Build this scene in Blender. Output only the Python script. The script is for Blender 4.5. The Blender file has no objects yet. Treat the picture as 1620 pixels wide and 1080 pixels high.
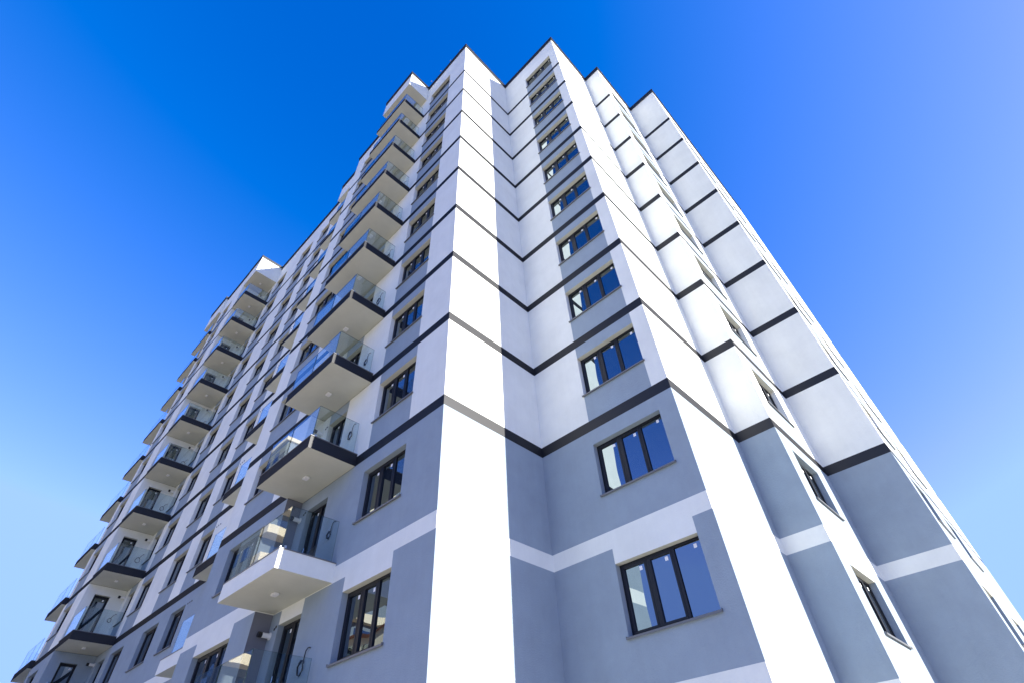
import bpy, bmesh, math, random
from mathutils import Vector, Matrix
random.seed(4)
R = math.radians
scene = bpy.context.scene
COL = scene.collection

# ------------------------------------------------------------------ materials
def mat(name, color, rough=0.8, spec=0.5, metallic=0.0, ior=1.5, bump=0.0, bscale=40.0, mottle=0.0, mscale=0.6, streak=0.0, coat=0.0):
    m = bpy.data.materials.new(name); m.use_nodes = True
    nt = m.node_tree; b = nt.nodes['Principled BSDF']
    b.inputs['Base Color'].default_value = (*color, 1)
    b.inputs['Roughness'].default_value = rough
    b.inputs['Metallic'].default_value = metallic
    b.inputs['IOR'].default_value = ior
    b.inputs['Specular IOR Level'].default_value = spec
    b.inputs['Coat Weight'].default_value = coat
    tc = nt.nodes.new('ShaderNodeTexCoord')
    if mottle or streak:
        n = nt.nodes.new('ShaderNodeTexNoise'); n.inputs['Scale'].default_value = mscale
        n.inputs['Detail'].default_value = 8; n.inputs['Roughness'].default_value = 0.65
        nt.links.new(tc.outputs['Object'], n.inputs['Vector'])
        mr = nt.nodes.new('ShaderNodeMapRange')
        mr.inputs[1].default_value = 0.3; mr.inputs[2].default_value = 0.7
        mr.inputs[3].default_value = 1 - mottle; mr.inputs[4].default_value = 1 + mottle
        nt.links.new(n.outputs['Fac'], mr.inputs[0])
        last = mr.outputs[0]
        if streak:
            mp = nt.nodes.new('ShaderNodeMapping'); mp.inputs['Scale'].default_value = (5, 5, 0.35)
            nt.links.new(tc.outputs['Object'], mp.inputs[0])
            n2 = nt.nodes.new('ShaderNodeTexNoise'); n2.inputs['Scale'].default_value = 1.6
            n2.inputs['Detail'].default_value = 6
            nt.links.new(mp.outputs[0], n2.inputs['Vector'])
            mr2 = nt.nodes.new('ShaderNodeMapRange')
            mr2.inputs[1].default_value = 0.35; mr2.inputs[2].default_value = 0.65
            mr2.inputs[3].default_value = 1 - streak; mr2.inputs[4].default_value = 1 + streak
            nt.links.new(n2.outputs['Fac'], mr2.inputs[0])
            mu = nt.nodes.new('ShaderNodeMath'); mu.operation = 'MULTIPLY'
            nt.links.new(last, mu.inputs[0]); nt.links.new(mr2.outputs[0], mu.inputs[1]); last = mu.outputs[0]
        vm = nt.nodes.new('ShaderNodeVectorMath'); vm.operation = 'SCALE'
        vm.inputs[0].default_value = color
        nt.links.new(last, vm.inputs['Scale'])
        nt.links.new(vm.outputs[0], b.inputs['Base Color'])
    if bump:
        n3 = nt.nodes.new('ShaderNodeTexNoise'); n3.inputs['Scale'].default_value = bscale
        n3.inputs['Detail'].default_value = 5; n3.inputs['Roughness'].default_value = 0.7
        nt.links.new(tc.outputs['Object'], n3.inputs['Vector'])
        bp = nt.nodes.new('ShaderNodeBump'); bp.inputs['Strength'].default_value = 0.6
        bp.inputs['Distance'].default_value = bump
        nt.links.new(n3.outputs['Fac'], bp.inputs['Height'])
        nt.links.new(bp.outputs[0], b.inputs['Normal'])
    return m

M = {}
M['white'] = mat('white_stucco', (0.775, 0.785, 0.715), 0.9, 0.25, bump=0.020, bscale=34, mottle=0.06, mscale=0.9, streak=0.01)
M['grey'] = mat('grey_stucco', (0.285, 0.343, 0.388), 0.9, 0.25, bump=0.020, bscale=34, mottle=0.06, mscale=1.6, streak=0.012)
M['dark'] = mat('anthracite_band_paint', (0.012, 0.013, 0.016), 0.6, 0.0, bump=0.004, bscale=28, mottle=0.08, mscale=1.5)
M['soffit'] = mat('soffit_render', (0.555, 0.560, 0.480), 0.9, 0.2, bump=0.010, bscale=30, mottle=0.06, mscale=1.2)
M['recess'] = mat('shaded_grey_stucco', (0.17, 0.18, 0.215), 0.9, 0.2, bump=0.01, bscale=28, mottle=0.05, mscale=0.9)  # grey stucco with the shade of the recess put into its colour
M['frame'] = mat('anthracite_frame', (0.012, 0.014, 0.019), 0.45, 0.25)
M['sill'] = mat('sill_aluminium', (0.13, 0.135, 0.14), 0.45, 0.5)
M['cap'] = mat('roof_flashing', (0.008, 0.009, 0.013), 0.6, 0.0)
M['pane'] = mat('window_glass', (0.010, 0.012, 0.014), 0.006, 0.5, ior=3.1)
M['pane'].node_tree.nodes['Principled BSDF'].inputs['Specular Tint'].default_value = (0.72, 0.88, 1.0, 1)
# slight waviness of the float glass
def wavy(m, scale, dist, vec=(1, 1, 1)):
    nt = m.node_tree
    tc = nt.nodes.new('ShaderNodeTexCoord'); mp = nt.nodes.new('ShaderNodeMapping'); mp.inputs['Scale'].default_value = vec
    n = nt.nodes.new('ShaderNodeTexNoise'); n.inputs['Scale'].default_value = scale; n.inputs['Detail'].default_value = 0
    nt.links.new(tc.outputs['Object'], mp.inputs[0]); nt.links.new(mp.outputs[0], n.inputs['Vector'])
    bp = nt.nodes.new('ShaderNodeBump'); bp.inputs['Distance'].default_value = dist; bp.inputs['Strength'].default_value = 1
    nt.links.new(n.outputs['Fac'], bp.inputs['Height'])
    return bp.outputs[0]
M['pane'].node_tree.links.new(wavy(M['pane'], 1.3, 0.004), M['pane'].node_tree.nodes['Principled BSDF'].inputs['Normal'])
def sheen(m, fac, rough):
    # satin paint: a constant faint gloss over the matt colour
    nt = m.node_tree; out = nt.nodes['Material Output']; b = nt.nodes['Principled BSDF']
    gl = nt.nodes.new('ShaderNodeBsdfGlossy'); gl.inputs['Roughness'].default_value = rough
    mx = nt.nodes.new('ShaderNodeMixShader'); mx.inputs[0].default_value = fac
    nt.links.new(b.outputs[0], mx.inputs[1]); nt.links.new(gl.outputs[0], mx.inputs[2]); nt.links.new(mx.outputs[0], out.inputs[0])
sheen(M['dark'], 0.037, 0.5); sheen(M['cap'], 0.075, 0.5)
M['sticker'] = mat('white_film_label', (0.85, 0.85, 0.85), 0.5)
M['plastic'] = mat('white_plastic', (0.78, 0.78, 0.76), 0.4)
M['black'] = mat('black_rubber', (0.012, 0.012, 0.013), 0.5)
M['steel'] = mat('brushed_steel', (0.62, 0.63, 0.64), 0.25, metallic=1.0)


def glass_mat(name='railing_glass', waves=True):
    m = bpy.data.materials.new(name); m.use_nodes = True
    nt = m.node_tree; nt.nodes.clear()
    out = nt.nodes.new('ShaderNodeOutputMaterial'); mix = nt.nodes.new('ShaderNodeMixShader')
    tr = nt.nodes.new('ShaderNodeBsdfTransparent'); tr.inputs[0].default_value = (0.85, 0.905, 0.905, 1)
    gl = nt.nodes.new('ShaderNodeBsdfGlossy'); gl.inputs['Roughness'].default_value = 0.0
    gl.inputs['Color'].default_value = (0.97, 1, 1, 1)
    fr = nt.nodes.new('ShaderNodeFresnel'); 
    geo = nt.nodes.new('ShaderNodeNewGeometry'); mr = nt.nodes.new('ShaderNodeMapRange')
    mr.inputs[3].default_value = 1.6; mr.inputs[4].default_value = 1/1.6
    nt.links.new(geo.outputs['Backfacing'], mr.inputs[0]); nt.links.new(mr.outputs[0], fr.inputs['IOR'])
    w = wavy(m, 0.7, 0.0025, (1, 1, 0.5))
    if waves: nt.links.new(w, gl.inputs['Normal'])
    nt.links.new(fr.outputs[0], mix.inputs[0]); nt.links.new(tr.outputs[0], mix.inputs[1])
    nt.links.new(gl.outputs[0], mix.inputs[2]); nt.links.new(mix.outputs[0], out.inputs[0])
    return m
M['glass'] = glass_mat(); M['glass_flat'] = glass_mat('far_railing_glass', False)
M['glass_edge'] = mat('glass_cut_edge', (0.015, 0.045, 0.04), 0.5, 0.15)

# ------------------------------------------------------------------ helpers
def link(name, bm, mats, parent=None, loc=None, smooth=False):
    me = bpy.data.meshes.new(name); bm.normal_update(); bm.to_mesh(me); bm.free()
    for m in (mats if isinstance(mats, (list, tuple)) else [mats]): me.materials.append(m)
    if smooth:
        for p in me.polygons: p.use_smooth = True
    o = bpy.data.objects.new(name, me); COL.objects.link(o)
    if parent: o.parent = parent
    if loc: o.location = loc
    return o
def box(bm, x0, x1, y0, y1, z0, z1, mi=0):
    v = [bm.verts.new(c) for c in ((x0,y0,z0),(x1,y0,z0),(x1,y1,z0),(x0,y1,z0),(x0,y0,z1),(x1,y0,z1),(x1,y1,z1),(x0,y1,z1))]
    fs = []
    for q in ((0,3,2,1),(4,5,6,7),(0,1,5,4),(1,2,6,5),(2,3,7,6),(3,0,4,7)):
        f = bm.faces.new([v[i] for i in q]); f.material_index = mi; fs.append(f)
    return fs
def tube(bm, p0, p1, r0, r1=None, seg=14, mi=0, cap=True):
    r1 = r0 if r1 is None else r1
    p0 = Vector(p0); p1 = Vector(p1); d = (p1 - p0).normalized()
    a = d.orthogonal().normalized(); b = d.cross(a)
    A = [bm.verts.new(p0 + (a*math.cos(t)+b*math.sin(t))*r0) for t in [2*math.pi*i/seg for i in range(seg)]]
    B = [bm.verts.new(p1 + (a*math.cos(t)+b*math.sin(t))*r1) for t in [2*math.pi*i/seg for i in range(seg)]]
    for i in range(seg):
        f = bm.faces.new([A[i], A[(i+1)%seg], B[(i+1)%seg], B[i]]); f.material_index = mi
    if cap:
        f = bm.faces.new(A[::-1]); f.material_index = mi; f = bm.faces.new(B); f.material_index = mi
def path_tube(bm, pts, r, seg=8):
    pts = [Vector(p) for p in pts]; rings = []
    up = Vector((0.3, 0.2, 1)).normalized()
    for i, p in enumerate(pts):
        d = (pts[min(i+1, len(pts)-1)] - pts[max(i-1, 0)]).normalized()
        a = d.cross(up).normalized(); b = d.cross(a)
        rings.append([bm.verts.new(p + (a*math.cos(t)+b*math.sin(t))*r) for t in [2*math.pi*k/seg for k in range(seg)]])
    for A, B in zip(rings, rings[1:]):
        for k in range(seg): bm.faces.new([A[k], A[(k+1)%seg], B[(k+1)%seg], B[k]])
    bm.faces.new(rings[0][::-1]); bm.faces.new(rings[-1])
def tag(o, label=None, cat=None, group=None, kind=None):
    if label: o['label'] = label
    if cat: o['category'] = cat
    if group: o['group'] = group
    if kind: o['kind'] = kind
    return o

# ------------------------------------------------------------------ building data
Z9 = 9.6                                    # floor level of the band where grey turns to white
def zt(k): return Z9 + 3.0*(9-k)            # top of band k (1 = uppermost)
ROOF = Z9 + 28.6
B_, C_, D_, E_, F_, G_ = 3.545, 4.103, 7.041, 5.125, 10.835, 6.923
X1, S1 = -6.45, -0.48                       # first step on the long side
X2, Y3 = -11.03, 0.38                       # wing end, recessed wall
X3, Y4 = -26.1, -1.37                       # second wing
X4 = -30.3
HEAD, SILL = 0.72, 2.12

BW, BD, BG, BC2 = 0, 1, 2, 3                # material slots: white, dark, grey, grey darkened for recess shade
WALLM = [M['white'], M['dark'], M['grey'], M['recess'], M['soffit']]
wall = bmesh.new()

def base_color(z):
    for k in range(1, 10):
        if zt(k)-0.31 < z < zt(k): return BD
    for k in (10, 11):
        if zt(k)-0.39 < z < zt(k): return BW
    return BW if z > Z9 else BG

def face(p0, p1, out, cols=(), shade_below=False, panels=True, zbot=0.0, ztop=None):
    """p0->p1 plan points, out = outward normal, cols = [(u0,u1,kind,storeys)] window columns"""
    ztop = ztop or ROOF
    p0 = Vector((*p0, 0)); p1 = Vector((*p1, 0)); L = (p1-p0).length; d = (p1-p0)/L
    out = Vector((*out, 0))
    us = {0.0, L}; zs = {zbot, ztop}
    for k in range(1, 10): zs |= {zt(k), zt(k)-0.31}
    for k in (10, 11): zs |= {zt(k), zt(k)-0.39}
    ops = []; pan = []
    for (u0, u1, kind, sts) in cols:
        us |= {u0, u1}
        for k in sts:
            h = zt(k)-HEAD; s = zt(k)-SILL if kind == 'window' else zt(k+1)+0.06
            zs |= {h, s}
            ops.append((u0, u1, s, h, k))
            if not panels: continue
            if 1 <= k <= 8: pan.append((u0, u1, h, zt(k)-0.31, BG))
            if 0 <= k <= 8 and s > zt(k+1): pan.append((u0, u1, zt(k+1), s, BG))
            if k >= 10: pan.append((u0, u1, h, zt(k)-0.39, BW))
    us = sorted(us); zs = sorted(z for z in zs if zbot <= z <= ztop)
    cache = {}
    def V(u, z):
        q = (round(u, 4), round(z, 4))
        if q not in cache: cache[q] = wall.verts.new(p0 + d*u + Vector((0, 0, z)))
        return cache[q]
    flip = d.cross(Vector((0, 0, 1))).dot(out) < 0
    for a, b in zip(us, us[1:]):
        for c, e in zip(zs, zs[1:]):
            if b-a < 1e-5 or e-c < 1e-5: continue
            mu, mz = (a+b)/2, (c+e)/2
            if any(o[0] < mu < o[1] and o[2] < mz < o[3] for o in ops): continue
            ci = base_color(mz)
            if shade_below and ci == BG: ci = BC2  # lower grey swapped for the copy with painted-in shade
            for q in pan:
                if q[0] < mu < q[1] and q[2] < mz < q[3]: ci = q[4]
            vs = [V(a, c), V(b, c), V(b, e), V(a, e)]
            f = wall.faces.new(vs[::-1] if flip else vs); f.material_index = ci
    # reveals
    for (u0, u1, s, h, k) in ops:
        dep = 0.24; jm = BW if s > Z9 else BG
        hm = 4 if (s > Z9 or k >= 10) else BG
        P = lambda u, z, t: p0 + d*u + Vector((0, 0, z)) - out*t
        for (A, Bq, Cq, Dq, mi) in ((P(u0,s,0),P(u0,h,0),P(u0,h,dep),P(u0,s,dep),jm),(P(u1,s,0),P(u1,h,0),P(u1,h,dep),P(u1,s,dep),jm),
                                    (P(u0,h,0),P(u1,h,0),P(u1,h,dep),P(u0,h,dep),hm),(P(u0,s,0),P(u1,s,0),P(u1,s,dep),P(u0,s,dep),jm)):
            f = wall.faces.new([wall.verts.new(A), wall.verts.new(Bq), wall.verts.new(Cq), wall.verts.new(Dq)]); f.material_index = mi
    return [(p0 + d*((o[0]+o[1])/2), d, out, o) for o in ops]

ALL = list(range(0, 11))
W = []                                                    # (list tag, opening)

# near wing, right part (from x=X1 to 0)
ops = face((X1, 0), (0, 0), (0, -1), [(-3.18-X1, -1.38-X1, 'window', ALL), (-6.0-X1, -4.9-X1, 'door', ALL)])
for o in ops: W.append(('door1' if o[3][3]-o[3][2] > 1.6 else 'w3pane', o))
face((X1, S1), (X1, 0), (1, 0), shade_below=True)
for o in face((X2, S1), (X1, S1), (0, -1), [(-9.87-X2, -7.6-X2, 'window', ALL)]): W.append(('w3wide', o))
face((X2, Y3), (X2, S1), (-1, 0))
cols = [(-25.45-X3, -24.35-X3, 'window', ALL), (-23.6-X3, -21.9-X3, 'window', ALL), (-19.7-X3, -17.95-X3, 'window', ALL), (-16.78-X3, -15.36-X3, 'window', ALL)]
for o in face((X3, Y3), (X2, Y3), (0, -1), cols): W.append(('w2pane', o))
for o in face((X3, Y4), (X3, Y3), (1, 0), [(0.44, 1.14, 'door', ALL)], panels=False): W.append(('door2', o))
for o in face((X4, Y4), (X3, Y4), (0, -1), [(-29.7-X4, -27.9-X4, 'window', ALL)]): W.append(('w2pane', o))
face((X4, 0.3), (X4, Y4), (-1, 0))
face((-37.0, 0.3), (X4, 0.3), (0, -1))
face((-37.0, 24.0), (-37.0, 0.3), (-1, 0))
# sun side
face((0, 0), (0, B_), (1, 0))
for o in face((0, B_), (C_, B_), (0, -1), [(1.68, 3.65, 'window', ALL)]): W.append(('w3pane', o))
face((C_, B_), (C_, D_), (1, 0))
face((C_, D_), (E_, D_), (0, -1))
for o in face((E_, D_), (E_, F_), (1, 0), [(7.72-D_, 9.5-D_, 'window', ALL)]): W.append(('w3pane', o))
face((E_, F_), (G_, F_), (0, -1))
GY = 24.0
side = face((G_, F_), (G_, GY), (1, 0), [(0.75, 2.55, 'window', ALL), (4.6, 6.4, 'window', ALL)])
face((G_, GY), (-37.0, GY), (0, 1))

bld = bpy.data.objects.new('apartment_building', None); COL.objects.link(bld)
tag(bld, 'tall white and grey stepped apartment building with dark floor bands and glass balconies', 'apartment building')
bmesh.ops.recalc_face_normals  # normals are set face by face
link('wall', wall, WALLM, bld)

# ---------------------------------------------------------------- roof slab + parapet flashing
outline = [(0,0),(0,B_),(C_,B_),(C_,D_),(E_,D_),(E_,F_),(G_,F_),(G_,GY),(-37.0,GY),(-37.0,0.3),(X4,0.3),(X4,Y4),(X3,Y4),(X3,Y3),(X2,Y3),(X2,S1),(X1,S1),(X1,0)]
bm = bmesh.new()
f = bm.faces.new([bm.verts.new((x, y, ROOF-0.6)) for x, y in outline])
link('roof', bm, mat('roof_membrane', (0.2, 0.2, 0.2), 0.9), bld)
def offset(poly, dist):
    n = len(poly); res = []
    for i in range(n):
        p, q, r = Vector(poly[i-1]), Vector(poly[i]), Vector(poly[(i+1) % n])
        d1 = (q-p).normalized(); d2 = (r-q).normalized()
        n1 = Vector((d1.y, -d1.x)); n2 = Vector((d2.y, -d2.x))       # outward for CCW
        res.append(tuple(q + n1*dist + n2*dist))
    return res
area = sum(outline[i-1][0]*outline[i][1]-outline[i][0]*outline[i-1][1] for i in range(len(outline)))
ccw = outline if area > 0 else outline[::-1]
def ring(bm, o1, o2, z0, z1):
    n = len(o1)
    a = [[bm.verts.new((*p, z)) for p in o] for o, z in ((o1, z0), (o1, z1), (o2, z1), (o2, z0))]
    for i in range(n):
        j = (i+1) % n
        for s in range(4):
            t = (s+1) % 4
            bm.faces.new([a[s][i], a[s][j], a[t][j], a[t][i]])
bm = bmesh.new()
ring(bm, offset(ccw, 0.045), offset(ccw, -0.35), ROOF-0.30, ROOF+0.0)
ring(bm, offset(ccw, 0.075), offset(ccw, -0.38), ROOF+0.003, ROOF+0.045)
bmesh.ops.recalc_face_normals(bm, faces=bm.faces)
link('parapet_flashing', bm, M['cap'], bld)

# small clips that hold the cap sheet and the lightning conductor along the edges
bm = bmesh.new()
for (ax, ay, bx, by) in ((C_+0.05, B_, C_+0.05, D_), (0.05, 0, 0.05, B_), (E_+0.05, D_, E_+0.05, F_), (G_+0.05, F_, G_+0.05, 20.0), (X2, S1-0.05, 0, -0.05), (X3, Y3-0.05, X2, Y3-0.05)):
    n = max(2, int(math.hypot(bx-ax, by-ay)/0.9))
    for i in range(n):
        t = (i+0.5)/n; x, y = ax+(bx-ax)*t, ay+(by-ay)*t
        box(bm, x-0.035, x+0.035, y-0.035, y+0.035, ROOF+0.046, ROOF+0.046+random.uniform(0.03, 0.075))
for p in ((C_-0.3, B_+0.3), (-0.3, 0.3), (X3+0.2, Y4+0.3)):
    tube(bm, (*p, ROOF-0.3), (*p, ROOF+0.35), 0.02)
o_ = link('flashing_clip', bm, M['steel'], bld); o_['kind'] = 'stuff'
# ---------------------------------------------------------------- windows
PROTO = {}
def make_unit(w, h, n, wide_mid=True, door=False):
    """frame mesh + panes + sill + labels, local: x across, y = depth (outside is -y), z up from opening bottom"""
    F = bmesh.new(); fr = 0.055; d0, d1 = 0.15, 0.235
    e = 0.001
    box(F, e, w-e, d0, d1, e, fr); box(F, e, w-e, d0, d1, h-fr, h-e)
    box(F, e, fr, d0, d1, fr, h-fr); box(F, w-fr, w-e, d0, d1, fr, h-fr)
    panes = []; cell = (w-2*fr)/n
    for i in range(n):
        x0 = fr + cell*i; x1 = x0 + cell
        if i: box(F, x0-0.03, x0+0.03, d0-0.002, d1, fr, h-fr)
        a = x0 + (0.03 if i else 0); b = x1 - (0.03 if i < n-1 else 0)
        s = 0.05 if (i != n-1 or n == 1) else 0.012                    # opening sashes have a second profile
        if s > 0.02:
            q = 0.012
            box(F, a, b, d0+q-0.02, d1-0.02, fr, fr+s); box(F, a, b, d0+q-0.02, d1-0.02, h-fr-s, h-fr)
            box(F, a, a+s, d0+q-0.02, d1-0.02, fr+s, h-fr-s); box(F, b-s, b, d0+q-0.02, d1-0.02, fr+s, h-fr-s)
        panes.append((a+s, b-s, fr+s, h-fr-s))
    bmesh.ops.bevel(F, geom=[x for x in F.edges], offset=0.003, segments=1, affect='EDGES')
    fo = link('balcony_door' if door else 'window', F, M['frame'], bld)
    for (a, b, c, t) in panes:
        G = bmesh.new(); box(G, a-0.004, b+0.004, d0+0.03, d0+0.05, c-0.004, t+0.004)
        link('pane', G, M['pane'], fo)
    for i, (a, b, c, t) in enumerate(panes):
        S = bmesh.new(); sx = b-0.14 if i < 2 else b-0.16
        box(S, sx, sx+0.07, d0+0.027, d0+0.0295, t-0.12, t-0.04)
        link('label_sticker', S, M['sticker'], fo)
    if not door:
        T = bmesh.new()
        fs = box(T, -0.03, w+0.03, -0.05, d0+0.02, -0.035, -0.012+0.004)
        box(T, -0.03, w+0.03, -0.052, -0.042, -0.05, -0.0355)
        box(T, -0.034, -0.031, -0.05, 0.002, -0.04, 0.012); box(T, w+0.031, w+0.034, -0.05, 0.002, -0.04, 0.012)
        link('sill', T, M['sill'], fo)
    else:
        T = bmesh.new(); tube(T, (0.11, d0-0.04, h*0.45), (0.11, d0-0.04, h*0.45+0.13), 0.009); tube(T, (0.11, d0-0.04, h*0.45+0.06), (0.11, d0, h*0.45+0.06), 0.009)
        link('handle', T, M['steel'], fo)
    return fo
def place(fo, pos, d, out):
    # local x -> d or -d so that local -y = out and z up
    x = Vector((0, 0, 1)).cross(out)      # right-hand: x = z x out ... gives x with y = -out
    m = Matrix.Identity(4)
    for i in range(3):
        m[i][0] = x[i]; m[i][1] = -out[i]; m[i][2] = (0, 0, 1)[i]; m[i][3] = pos[i]
    fo.matrix_world = m
npan = {'w3pane': 3, 'w3wide': 3, 'w2pane': 2, 'door1': 2, 'door2': 1}
count = 0
for tg, (mid, d, out, o) in W:
    w = round(o[1]-o[0], 3); h = round(o[3]-o[2], 3)
    key = (tg, w, h)
    if key not in PROTO:
        fo = make_unit(w, h, npan[tg], door=tg.startswith('door')); PROTO[key] = fo
    else:
        src = PROTO[key]; fo = src.copy(); COL.objects.link(fo); fo.parent = bld
        for ch in src.children:
            c = ch.copy(); COL.objects.link(c); c.parent = fo
    x = Vector((0, 0, 1)).cross(out)
    if tg == 'door1': pass
    place(fo, mid - x*(w/2) + Vector((0, 0, o[2])), d, out)
# the far side's windows, seen almost edge-on: one part
bm = bmesh.new()
for (mid, d, out, o) in side:
    y0, y1 = F_+o[0], F_+o[1]; s, h = o[2], o[3]
    box(bm, G_-0.19, G_-0.18, y0, y1, s, h, 1)
    for a, b in ((y0, y0+0.06), ((y0*2+y1)/3-0.04, (y0*2+y1)/3+0.04), ((y0+2*y1)/3-0.04, (y0+2*y1)/3+0.04), (y1-0.06, y1)):
        box(bm, G_-0.235, G_-0.14, a, b, s, h, 0)
    box(bm, G_-0.235, G_-0.141, y0+0.001, y1-0.001, s, s+0.06, 0); box(bm, G_-0.235, G_-0.141, y0+0.001, y1-0.001, h-0.06, h, 0)
    box(bm, G_-0.17, G_+0.05, y0-0.03, y1+0.03, s-0.03, s-0.008, 2)
ob = link('side_window', bm, [M['frame'], M['pane'], M['sill']], bld); ob['kind'] = 'stuff'

# ---------------------------------------------------------------- balconies
def glass_panel(parent, x0, x1, y0, y1, z0, z1):
    bm = bmesh.new(); fs = box(bm, x0, x1, y0, y1, z0, z1)
    thin_x = (x1-x0) < (y1-y0)
    for f in fs:
        n = f.normal if f.normal.length else None
    bm.normal_update()
    for f in bm.faces:
        big = abs(f.normal.x) > 0.5 if thin_x else abs(f.normal.y) > 0.5
        f.material_index = 0 if big else 1
    return link('glass_panel', bm, [M['glass'] if x0 > -9 else M['glass_flat'], M['glass_edge']], parent)
def ceiling_lamp(parent, x, y, z):
    bm = bmesh.new(); box(bm, x-0.09, x+0.09, y-0.07, y+0.07, z-0.06, z-0.001)
    bmesh.ops.bevel(bm, geom=list(bm.edges), offset=0.012, segments=2, affect='EDGES')
    return link('ceiling_lamp', bm, M['plastic'], parent)
def balcony(k, x0, x1, yf, yb, panels, lamp=True, thick=0.36, notch=None):
    """slab whose upper face lies 6 cm above the floor band k"""
    top = zt(k)+0.06; bot = zt(k)-(0.30 if k < 10 else 0.37)
    bm = bmesh.new()
    pts = [(x0, yf), (x1, yf), (x1, yb)] + (notch if notch else [(x0, yb)])
    lo = [bm.verts.new((*p, bot)) for p in pts]; hi = [bm.verts.new((*p, top)) for p in pts]
    f = bm.faces.new(lo[::-1]); f.material_index = 1
    f = bm.faces.new(hi); f.material_index = 2
    for i in range(len(pts)):
        j = (i+1) % len(pts)
        f = bm.faces.new([lo[i], lo[j], hi[j], hi[i]]); f.material_index = 0
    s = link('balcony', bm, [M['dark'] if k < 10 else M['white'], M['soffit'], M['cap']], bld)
    # thin metal drip edge around the top
    T = bmesh.new()
    box(T, x0-0.015, x1+0.015, yf-0.015, yf+0.10, top+0.001, top+0.022); box(T, x1-0.10, x1+0.015, yf+0.101, yb-0.003, top+0.001, top+0.022)
    link('edge_trim', T, M['sill'], s)
    for p in panels: glass_panel(s, *p, top+0.03, top+1.04)
    return s
def cable(parent, x, y, z, axis, seed):
    r = random.Random(seed); pts = []
    n = 34; turns = r.choice([1.6, 2.2, 2.6])
    ra = r.uniform(0.075, 0.12)
    for i in range(n):
        t = i/(n-1)*turns*2*math.pi + 1.2
        a = ra*math.cos(t)*(1+0.12*math.sin(3*t+seed)); b = ra*1.25*math.sin(t)
        dpt = 0.02 + 0.03*i/n + 0.01*math.sin(5*t)
        pts.append((x+a, y-dpt, z+b) if axis == 'y' else (x+dpt, y+a, z+b))
    p = pts[0]
    tail = []
    for i in range(7):
        t = (7-i)/7
        sx = r.uniform(0.9, 1.2)
        if axis == 'y': tail.append((p[0]+0.16*t*sx, p[1]*(1-t)+(y-0.01)*t - 0.03*math.sin(t*3.1), p[2]+0.22*math.sin(t*1.9)))
        else: tail.append((p[0]*(1-t)+(x+0.01)*t+0.03*math.sin(t*3.1), p[1]+0.16*t*sx, p[2]+0.22*math.sin(t*1.9)))
    bm = bmesh.new(); path_tube(bm, tail+pts, 0.011)
    return link('cable', bm, M['black'], parent, smooth=True)
def flue(x, y, z, ln=0.31):
    bm = bmesh.new(); tube(bm, (x, y, z), (x, y-ln*0.72, z), 0.058, seg=18); tube(bm, (x, y-0.001, z), (x, y-0.02, z), 0.085, seg=18)
    f = link('flue_pipe', bm, M['plastic'], bld, smooth=False)
    bm = bmesh.new(); tube(bm, (x, y-ln*0.70, z), (x, y-ln, z), 0.062, 0.066, seg=18)
    link('flue_terminal', bm, M['black'], f)
def vents(pts, y, name='vent_hole'):
    bm = bmesh.new()
    for x, z in pts: tube(bm, (x, y+0.01, z), (x, y-0.012, z), 0.032, seg=12)
    return link('wall_vent', bm, M['black'], bld)

for k in range(1, 12):
    t = 0.014
    # near wing balcony at the step
    yf = -1.42; x1 = -3.72; x0 = -6.50
    s = balcony(k, x0, x1, yf, 0.0, [(x0+0.06, -5.20, yf+0.06, yf+0.06+t), (-5.17, x1-0.075, yf+0.06, yf+0.06+t), (x1-0.06, x1-0.06+t, yf+0.06, -0.10)],
                notch=[(X1, 0.0), (X1, S1), (x0, S1)])
    C = bmesh.new()
    for cx, cy in ((x1-0.12, yf+0.066), (x1-0.052, yf+0.14), (-5.25, yf+0.066), (-5.12, yf+0.066)):
        box(C, cx-0.025, cx+0.025, cy-0.022, cy+0.022, zt(k)+0.083, zt(k)+0.16)
    link('glass_clamp', C, M['steel'], s)
    ceiling_lamp(s, -5.08, -0.68, zt(k)-(0.30 if k < 10 else 0.37))
    if k != 8 or True:
        cable(s, -4.33, 0.0, zt(k)+1.02+random.uniform(-.08, .08), 'y', k)
    # small balcony in the recess beside the wing
    s = balcony(k, -13.98, X2-0.003, -0.13, Y3, [(-13.30, X2-0.05, -0.09, -0.09+t), (-13.30, -13.30+t, -0.07, Y3-0.02)])
    # far wing's balcony
    x1b = -23.95
    s = balcony(k, X3, x1b, -1.385, Y3, [(X3+0.05, x1b-0.075, -1.33, -1.33+t), (x1b-0.06, x1b-0.06+t, -1.33, Y3-0.12)],
                notch=[(X3, Y3)])
    ceiling_lamp(s, -24.95, -0.50, zt(k)-(0.30 if k < 10 else 0.37))
    cable(s, X3, 0.17, zt(k)+1.25, 'x', k+20)
    # balcony beyond the far wing's end
    bot = zt(k)-(0.30 if k < 10 else 0.37); top = zt(k)+0.06
    bm = bmesh.new()
    pts = [(-33.4, -1.56), (-30.05, -1.56), (-30.05, Y4-0.003), (X4-0.003, Y4-0.003), (X4-0.003, 0.3), (-33.4, 0.3)]
    lo = [bm.verts.new((*p, bot)) for p in pts]; hi = [bm.verts.new((*p, top)) for p in pts]
    f = bm.faces.new(lo[::-1]); f.material_index = 1; f = bm.faces.new(hi); f.material_index = 2
    for i in range(6):
        j = (i+1) % 6; bm.faces.new([lo[i], lo[j], hi[j], hi[i]])
    s = link('balcony', bm, [M['dark'] if k < 10 else M['white'], M['soffit'], M['cap']], bld)
    for p in ((-33.34, -31.75, -1.50, -1.50+t), (-31.72, -30.12, -1.50, -1.50+t), (-33.34, -33.34+t, -1.47, 0.2)): glass_panel(s, *p, top+0.005, top+1.04)
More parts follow.
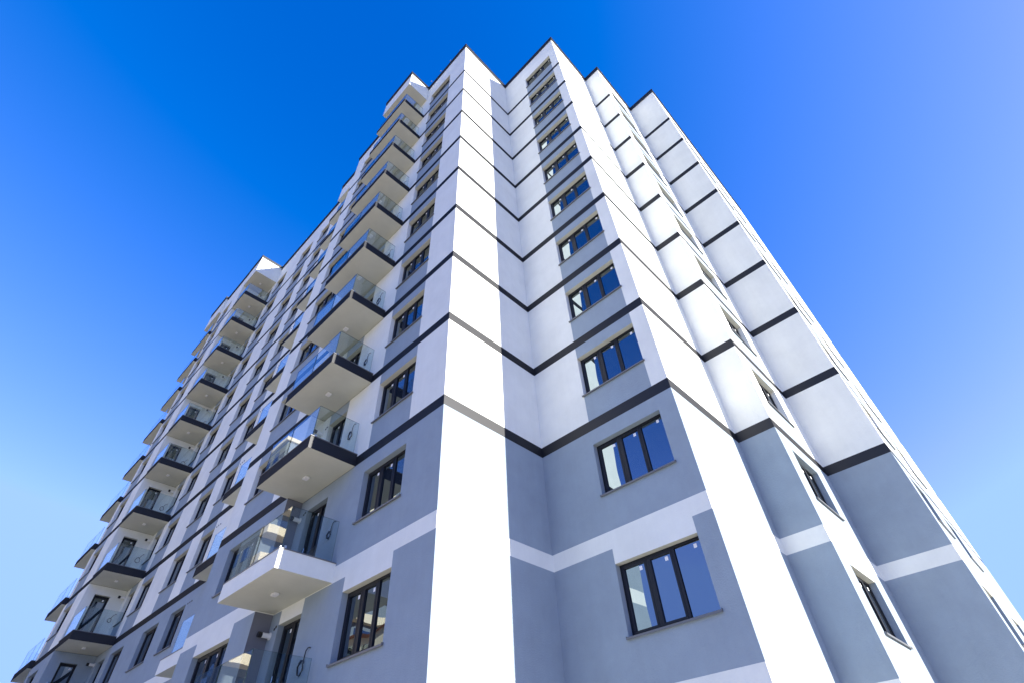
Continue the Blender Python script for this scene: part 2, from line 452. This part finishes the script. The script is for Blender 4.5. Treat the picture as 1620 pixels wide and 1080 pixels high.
for k in range(0, 11):
    flue(-6.33, 0.0, zt(k)-0.90)
    vents([(-6.17, zt(k)-0.78), (-6.10, zt(k)-0.74)], 0.0)
    flue(-25.85, Y3, zt(k)-0.72, 0.33)
    vents([(-15.16, zt(k)-0.76), (-14.98, zt(k)-0.76), (-14.80, zt(k)-0.76)], Y3)

# canopies that close the balcony columns at roof level
def canopy(x0, x1, yf, yb, zb, notch=None):
    bm = bmesh.new()
    pts = [(x0, yf), (x1, yf), (x1, yb)] + (notch or [(x0, yb)])
    lo = [bm.verts.new((*p, zb)) for p in pts]; hi = [bm.verts.new((*p, ROOF-0.001)) for p in pts]
    f = bm.faces.new(lo[::-1]); f.material_index = 1; f = bm.faces.new(hi); f.material_index = 2
    for i in range(len(pts)):
        j = (i+1) % len(pts); bm.faces.new([lo[i], lo[j], hi[j], hi[i]])
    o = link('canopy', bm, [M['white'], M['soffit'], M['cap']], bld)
    T = bmesh.new(); e = 0.048; z0 = ROOF-0.30
    box(T, x0, x1+e, yf-e, yf-0.002, z0, ROOF); box(T, x1+0.002, x1+e, yf-0.001, yb-e-0.03, z0+0.17, ROOF)
    box(T, x0, x1+0.075, yf-0.075, yb-0.08, ROOF+0.003, ROOF+0.045)
    link('parapet_flashing', T, M['cap'], o)
    return o
ZC = Z9+26.6
c = canopy(-6.50, -3.70, -1.40, -0.001, ZC, [(X1+0.001, -0.001), (X1+0.001, S1-0.001), (-6.50, S1-0.001)]); ceiling_lamp(c, -5.08, -0.68, ZC)
canopy(-13.85, X2-0.002, -0.12, Y3-0.001, ZC-0.05)
c = canopy(X3+0.001, -23.93, -1.385, Y3-0.001, ZC); ceiling_lamp(c, -24.95, -0.5, ZC)
canopy(-33.4, X4-0.002, -1.55, 0.299, ZC)

# ---------------------------------------------------------------- ground
def sheet(name, x0, x1, y0, y1, z, m):
    bm = bmesh.new(); bm.faces.new([bm.verts.new(p) for p in ((x0,y0,z),(x1,y0,z),(x1,y1,z),(x0,y1,z))])
    o = link(name, bm, m); tag(o, kind='structure'); return o
sheet('ground', -700, 700, -700, 700, -0.12, mat('dry_ground', (0.47, 0.40, 0.28), 0.95, 0.2, mottle=0.2, mscale=0.08))
def pav():
    m = mat('concrete_pavers', (0.62, 0.54, 0.41), 0.85, 0.3, mottle=0.08, mscale=0.5)
    return m
bm = bmesh.new(); box(bm, -60, 40, -13.0, 30, -0.11, 0.0); tag(link('pavement', bm, pav()), kind='structure')
bm = bmesh.new(); box(bm, -60, 40, -13.16, -13.003, -0.11, 0.012); tag(link('kerb', bm, mat('kerb_stone', (0.42, 0.41, 0.39), 0.85)), kind='structure')
sheet('road', -400, 400, -21.0, -13.17, -0.112, mat('asphalt', (0.055, 0.055, 0.058), 0.9, 0.3, bump=0.01, bscale=30, mottle=0.12, mscale=0.5))
bm = bmesh.new()
for i in range(-20, 20):
    x = i*9.0
    bm.faces.new([bm.verts.new(p) for p in ((x,-17.15,-0.106),(x+3,-17.15,-0.106),(x+3,-17.0,-0.106),(x,-17.0,-0.106))])
tag(link('road_marking', bm, mat('road_paint', (0.75, 0.75, 0.72), 0.7)), kind='structure')

# ---------------------------------------------------------------- buildings across the street (seen only as reflections in the glass)
M['cream'] = mat('cream_render', (0.72, 0.62, 0.44), 0.9, 0.2, bump=0.01, mottle=0.05, mscale=0.5)
M['brown'] = mat('brown_render', (0.30, 0.19, 0.15), 0.9, 0.2, mottle=0.06)
M['slate'] = mat('slate_blue_render', (0.16, 0.19, 0.22), 0.9, 0.2, mottle=0.06)
M['tile'] = mat('roof_tiles', (0.33, 0.13, 0.07), 0.85, mottle=0.15, mscale=3)
def block(name, label, x0, x1, y0, y1, floors, fh, wallm, trimm, tiled):
    root = bpy.data.objects.new(name, None); COL.objects.link(root); root.location = ((x0+x1)/2, (y0+y1)/2, 0)
    ox, oy = (x0+x1)/2, (y0+y1)/2; hw, hd = (x1-x0)/2, (y1-y0)/2; H = floors*fh
    tag(root, label, 'building')
    bm = bmesh.new(); box(bm, -hw, hw, -hd, hd, -0.1, H); link('wall', bm, wallm, root)
    for (face_axis, n_) in (('y', max(2, int(2*hw/5.5))), ('x', max(2, int(2*hd/5.5)))):
        win = bmesh.new(); bal = bmesh.new()
        L = hw if face_axis == 'y' else hd; Dp = hd if face_axis == 'y' else hw
        for fl in range(floors):
            z = fl*fh
            if fl and not tiled and face_axis == 'x':
                sg = 48
                for q in range(sg):
                    a, b = -L+2*L*q/sg, -L+2*L*(q+1)/sg
                    dpt = 1.2+0.55*math.sin((a+b)*0.42)
                    box(bal, Dp+0.001, Dp+dpt, a, b, z-0.12, z+0.78)
            for i in range(n_):
                u = -L + (i+0.5)*2*L/n_
                for du in (-1.15, 1.15):
                    a, b = u+du-0.65, u+du+0.65
                    if face_axis == 'y': box(win, a, b, Dp-0.05, Dp+0.03, z+0.9, z+2.35)
                    else: box(win, Dp-0.05, Dp+0.03, a, b, z+0.9, z+2.35)
                if fl and i % 2 == 0 and tiled:
                    # balcony with a gently bowed parapet
                    for sgm in range(8):
                        t0, t1 = sgm/8, (sgm+1)/8
                        a, b = u-2.3+4.6*t0, u-2.3+4.6*t1
                        dpt = 1.0+0.55*math.sin(math.pi*(t0+t1)/2)
                        if face_axis == 'y': box(bal, a, b, Dp+0.001, Dp+dpt, z-0.1, z+0.95)
                        else: box(bal, Dp+0.001, Dp+dpt, a, b, z-0.1, z+0.95)
        wo = link('window', win, M['pane'], root); wo['kind'] = 'stuff'
        bo = link('balcony', bal, trimm, root); bo['kind'] = 'stuff'
    bm = bmesh.new()
    if tiled:
        e = 0.7
        b = [bm.verts.new(p) for p in ((-hw-e,-hd-e,H+.002),(hw+e,-hd-e,H+.002),(hw+e,hd+e,H+.002),(-hw-e,hd+e,H+.002))]
        r0 = bm.verts.new((-hw*0.5, 0, H+3.0)); r1 = bm.verts.new((hw*0.5, 0, H+3.0))
        bm.faces.new(b[::-1]); bm.faces.new([b[0], b[1], r1, r0]); bm.faces.new([b[2], b[3], r0, r1]); bm.faces.new([b[1], b[2], r1]); bm.faces.new([b[3], b[0], r0])
        link('roof', bm, M['tile'], root)
    else:
        box(bm, -hw-0.3, hw+0.3, -hd-0.3, hd+0.3, H+0.002, H+0.5); link('roof', bm, trimm, root)
    return root
block('residential_building', 'cream residential building with a red tiled roof across the street, mirrored in the lower windows', -48, -32, -40, -25, 6, 3.0, M['cream'], M['cream'], True)
block('residential_tower', 'tall slate grey tower with cream balcony parapets, mirrored in the balcony glass', -70, -50, -38, -17.4, 13, 3.1, M['slate'], M['cream'], False)

# tree across the street (reflected in the lowest window)
def tree(x, y, h, seed, label):
    r = random.Random(seed)
    root = bpy.data.objects.new('tree', None); COL.objects.link(root); root.location = (x, y, -0.12)
    tag(root, label, 'tree', 'trees across the street')
    bm = bmesh.new(); pts = [(0,0,0),(0.1,0.05,h*.25),(0.0,0.15,h*.5),(0.1,0.1,h*.8)]
    for i in range(3): tube(bm, pts[i], pts[i+1], 0.2-0.05*i, 0.15-0.05*i, cap=False)
    tips = []
    for i in range(9):
        a = r.uniform(0, 6.28); z0 = h*r.uniform(.3, .7); l = h*r.uniform(.2, .35)
        e = (math.cos(a)*l, math.sin(a)*l, z0+l*0.7); tube(bm, (0.05, 0.08, z0), e, 0.06, 0.02, 7, cap=False); tips.append(e)
    link('trunk', bm, mat('bark', (0.11, 0.08, 0.06), 0.9), root)
    bm = bmesh.new()
    for e in tips+[(0, 0, h*.85), (0.3, 0.2, h*.7)]:
        for _ in range(160):
            v = Vector((r.gauss(0, 1), r.gauss(0, 1), r.gauss(0, 0.8)))*h*0.075 + Vector(e)
            a = Vector((r.gauss(0,1), r.gauss(0,1), r.gauss(0,1))).normalized(); b = a.orthogonal().normalized(); s = r.uniform(.07, .14)
            bm.faces.new([bm.verts.new(v+a*s), bm.verts.new(v+b*s*.6), bm.verts.new(v-a*s), bm.verts.new(v-b*s*.6)])
    link('crown', bm, mat('leaves', (0.07, 0.11, 0.03), 0.7, mottle=0.4, mscale=2), root)
tree(-25.5, -22.6, 8.5, 1, 'broad tree in front of the cream residential building across the street')

# ---------------------------------------------------------------- light
w = bpy.data.worlds.new("World"); scene.world = w; w.use_nodes = True
nt = w.node_tree; bg = nt.nodes['Background']
sky = nt.nodes.new('ShaderNodeTexSky'); sky.sky_type = 'NISHITA'; sky.sun_disc = False
EL = R(21.0); AZ = math.atan2(0.338, 0.941)            # direction towards the sun: (cos AZ, sin AZ)
sky.sun_elevation = EL
sky.sun_rotation = math.pi/2 - AZ
sky.altitude = 0; sky.air_density = 1.0; sky.dust_density = 0.3; sky.ozone_density = 3.0
hs = nt.nodes.new('ShaderNodeHueSaturation'); hs.inputs['Saturation'].default_value = 1.25
nt.links.new(sky.outputs[0], hs.inputs['Color'])
# the clear, deep blue of this sky: stronger contrast between zenith and horizon than the stock model
sp = nt.nodes.new('ShaderNodeSeparateColor'); cb = nt.nodes.new('ShaderNodeCombineColor')
nt.links.new(hs.outputs[0], sp.inputs[0])
def mth(op, a, b):
    n = nt.nodes.new('ShaderNodeMath'); n.operation = op
    for i_, v_ in enumerate((a, b)):
        if isinstance(v_, (int, float)): n.inputs[i_].default_value = v_
        else: nt.links.new(v_, n.inputs[i_])
    return n.outputs[0]
g1 = mth('MAXIMUM', mth('SUBTRACT', mth('MULTIPLY', sp.outputs[1], 1.3), 0.3), 0.0)
g1 = mth('MINIMUM', g1, 2.3)
r1 = mth('MAXIMUM', mth('SUBTRACT', mth('MULTIPLY', sp.outputs[0], 3.0), 0.50), 0.0)
r1 = mth('MINIMUM', r1, mth('MULTIPLY', g1, 0.6))
b1 = mth('MINIMUM', mth('MULTIPLY', sp.outputs[2], 1.55), 5.6)
nt.links.new(r1, cb.inputs[0]); nt.links.new(g1, cb.inputs[1]); nt.links.new(b1, cb.inputs[2])
nt.links.new(cb.outputs[0], bg.inputs['Color']); bg.inputs['Strength'].default_value = 0.113
sun = bpy.data.lights.new('sun', 'SUN'); sun.energy = 5.0; sun.angle = R(0.5); sun.color = (1.0, 0.955, 0.88)
so = bpy.data.objects.new('sun', sun); COL.objects.link(so)
sd = Vector((math.cos(AZ)*math.cos(EL), math.sin(AZ)*math.cos(EL), math.sin(EL)))
so.rotation_euler = sd.to_track_quat('Z', 'Y').to_euler()

# ---------------------------------------------------------------- camera
cam = bpy.data.cameras.new('camera'); co = bpy.data.objects.new('camera', cam); COL.objects.link(co)
Rm = [[0.7148105616357052, 0.6978504006610602, -0.045284426362294655], [-0.5180419440690822, 0.48490808940801866, -0.7046252117340673], [-0.46976420165748056, 0.5271327756109946, 0.7081332019595388]]
m = Matrix.Identity(4)
for i in range(3):
    m[i][0] = Rm[0][i]; m[i][1] = -Rm[1][i]; m[i][2] = -Rm[2][i]
m.translation = (7.68111, -6.02924, Z9-8.00291)
co.matrix_world = m
cam.sensor_fit = 'HORIZONTAL'; cam.sensor_width = 36.0; cam.lens = 36*809.368/1620
cam.clip_start = 0.1; cam.clip_end = 3000
scene.camera = co
scene.view_settings.view_transform = 'Standard'; scene.view_settings.look = 'None'
scene.view_settings.exposure = 1.33; scene.view_settings.gamma = 1
scene.render.engine = 'CYCLES'
scene.cycles.use_denoising = True
scene.cycles.transparent_max_bounces = 24
scene.cycles.max_bounces = 8
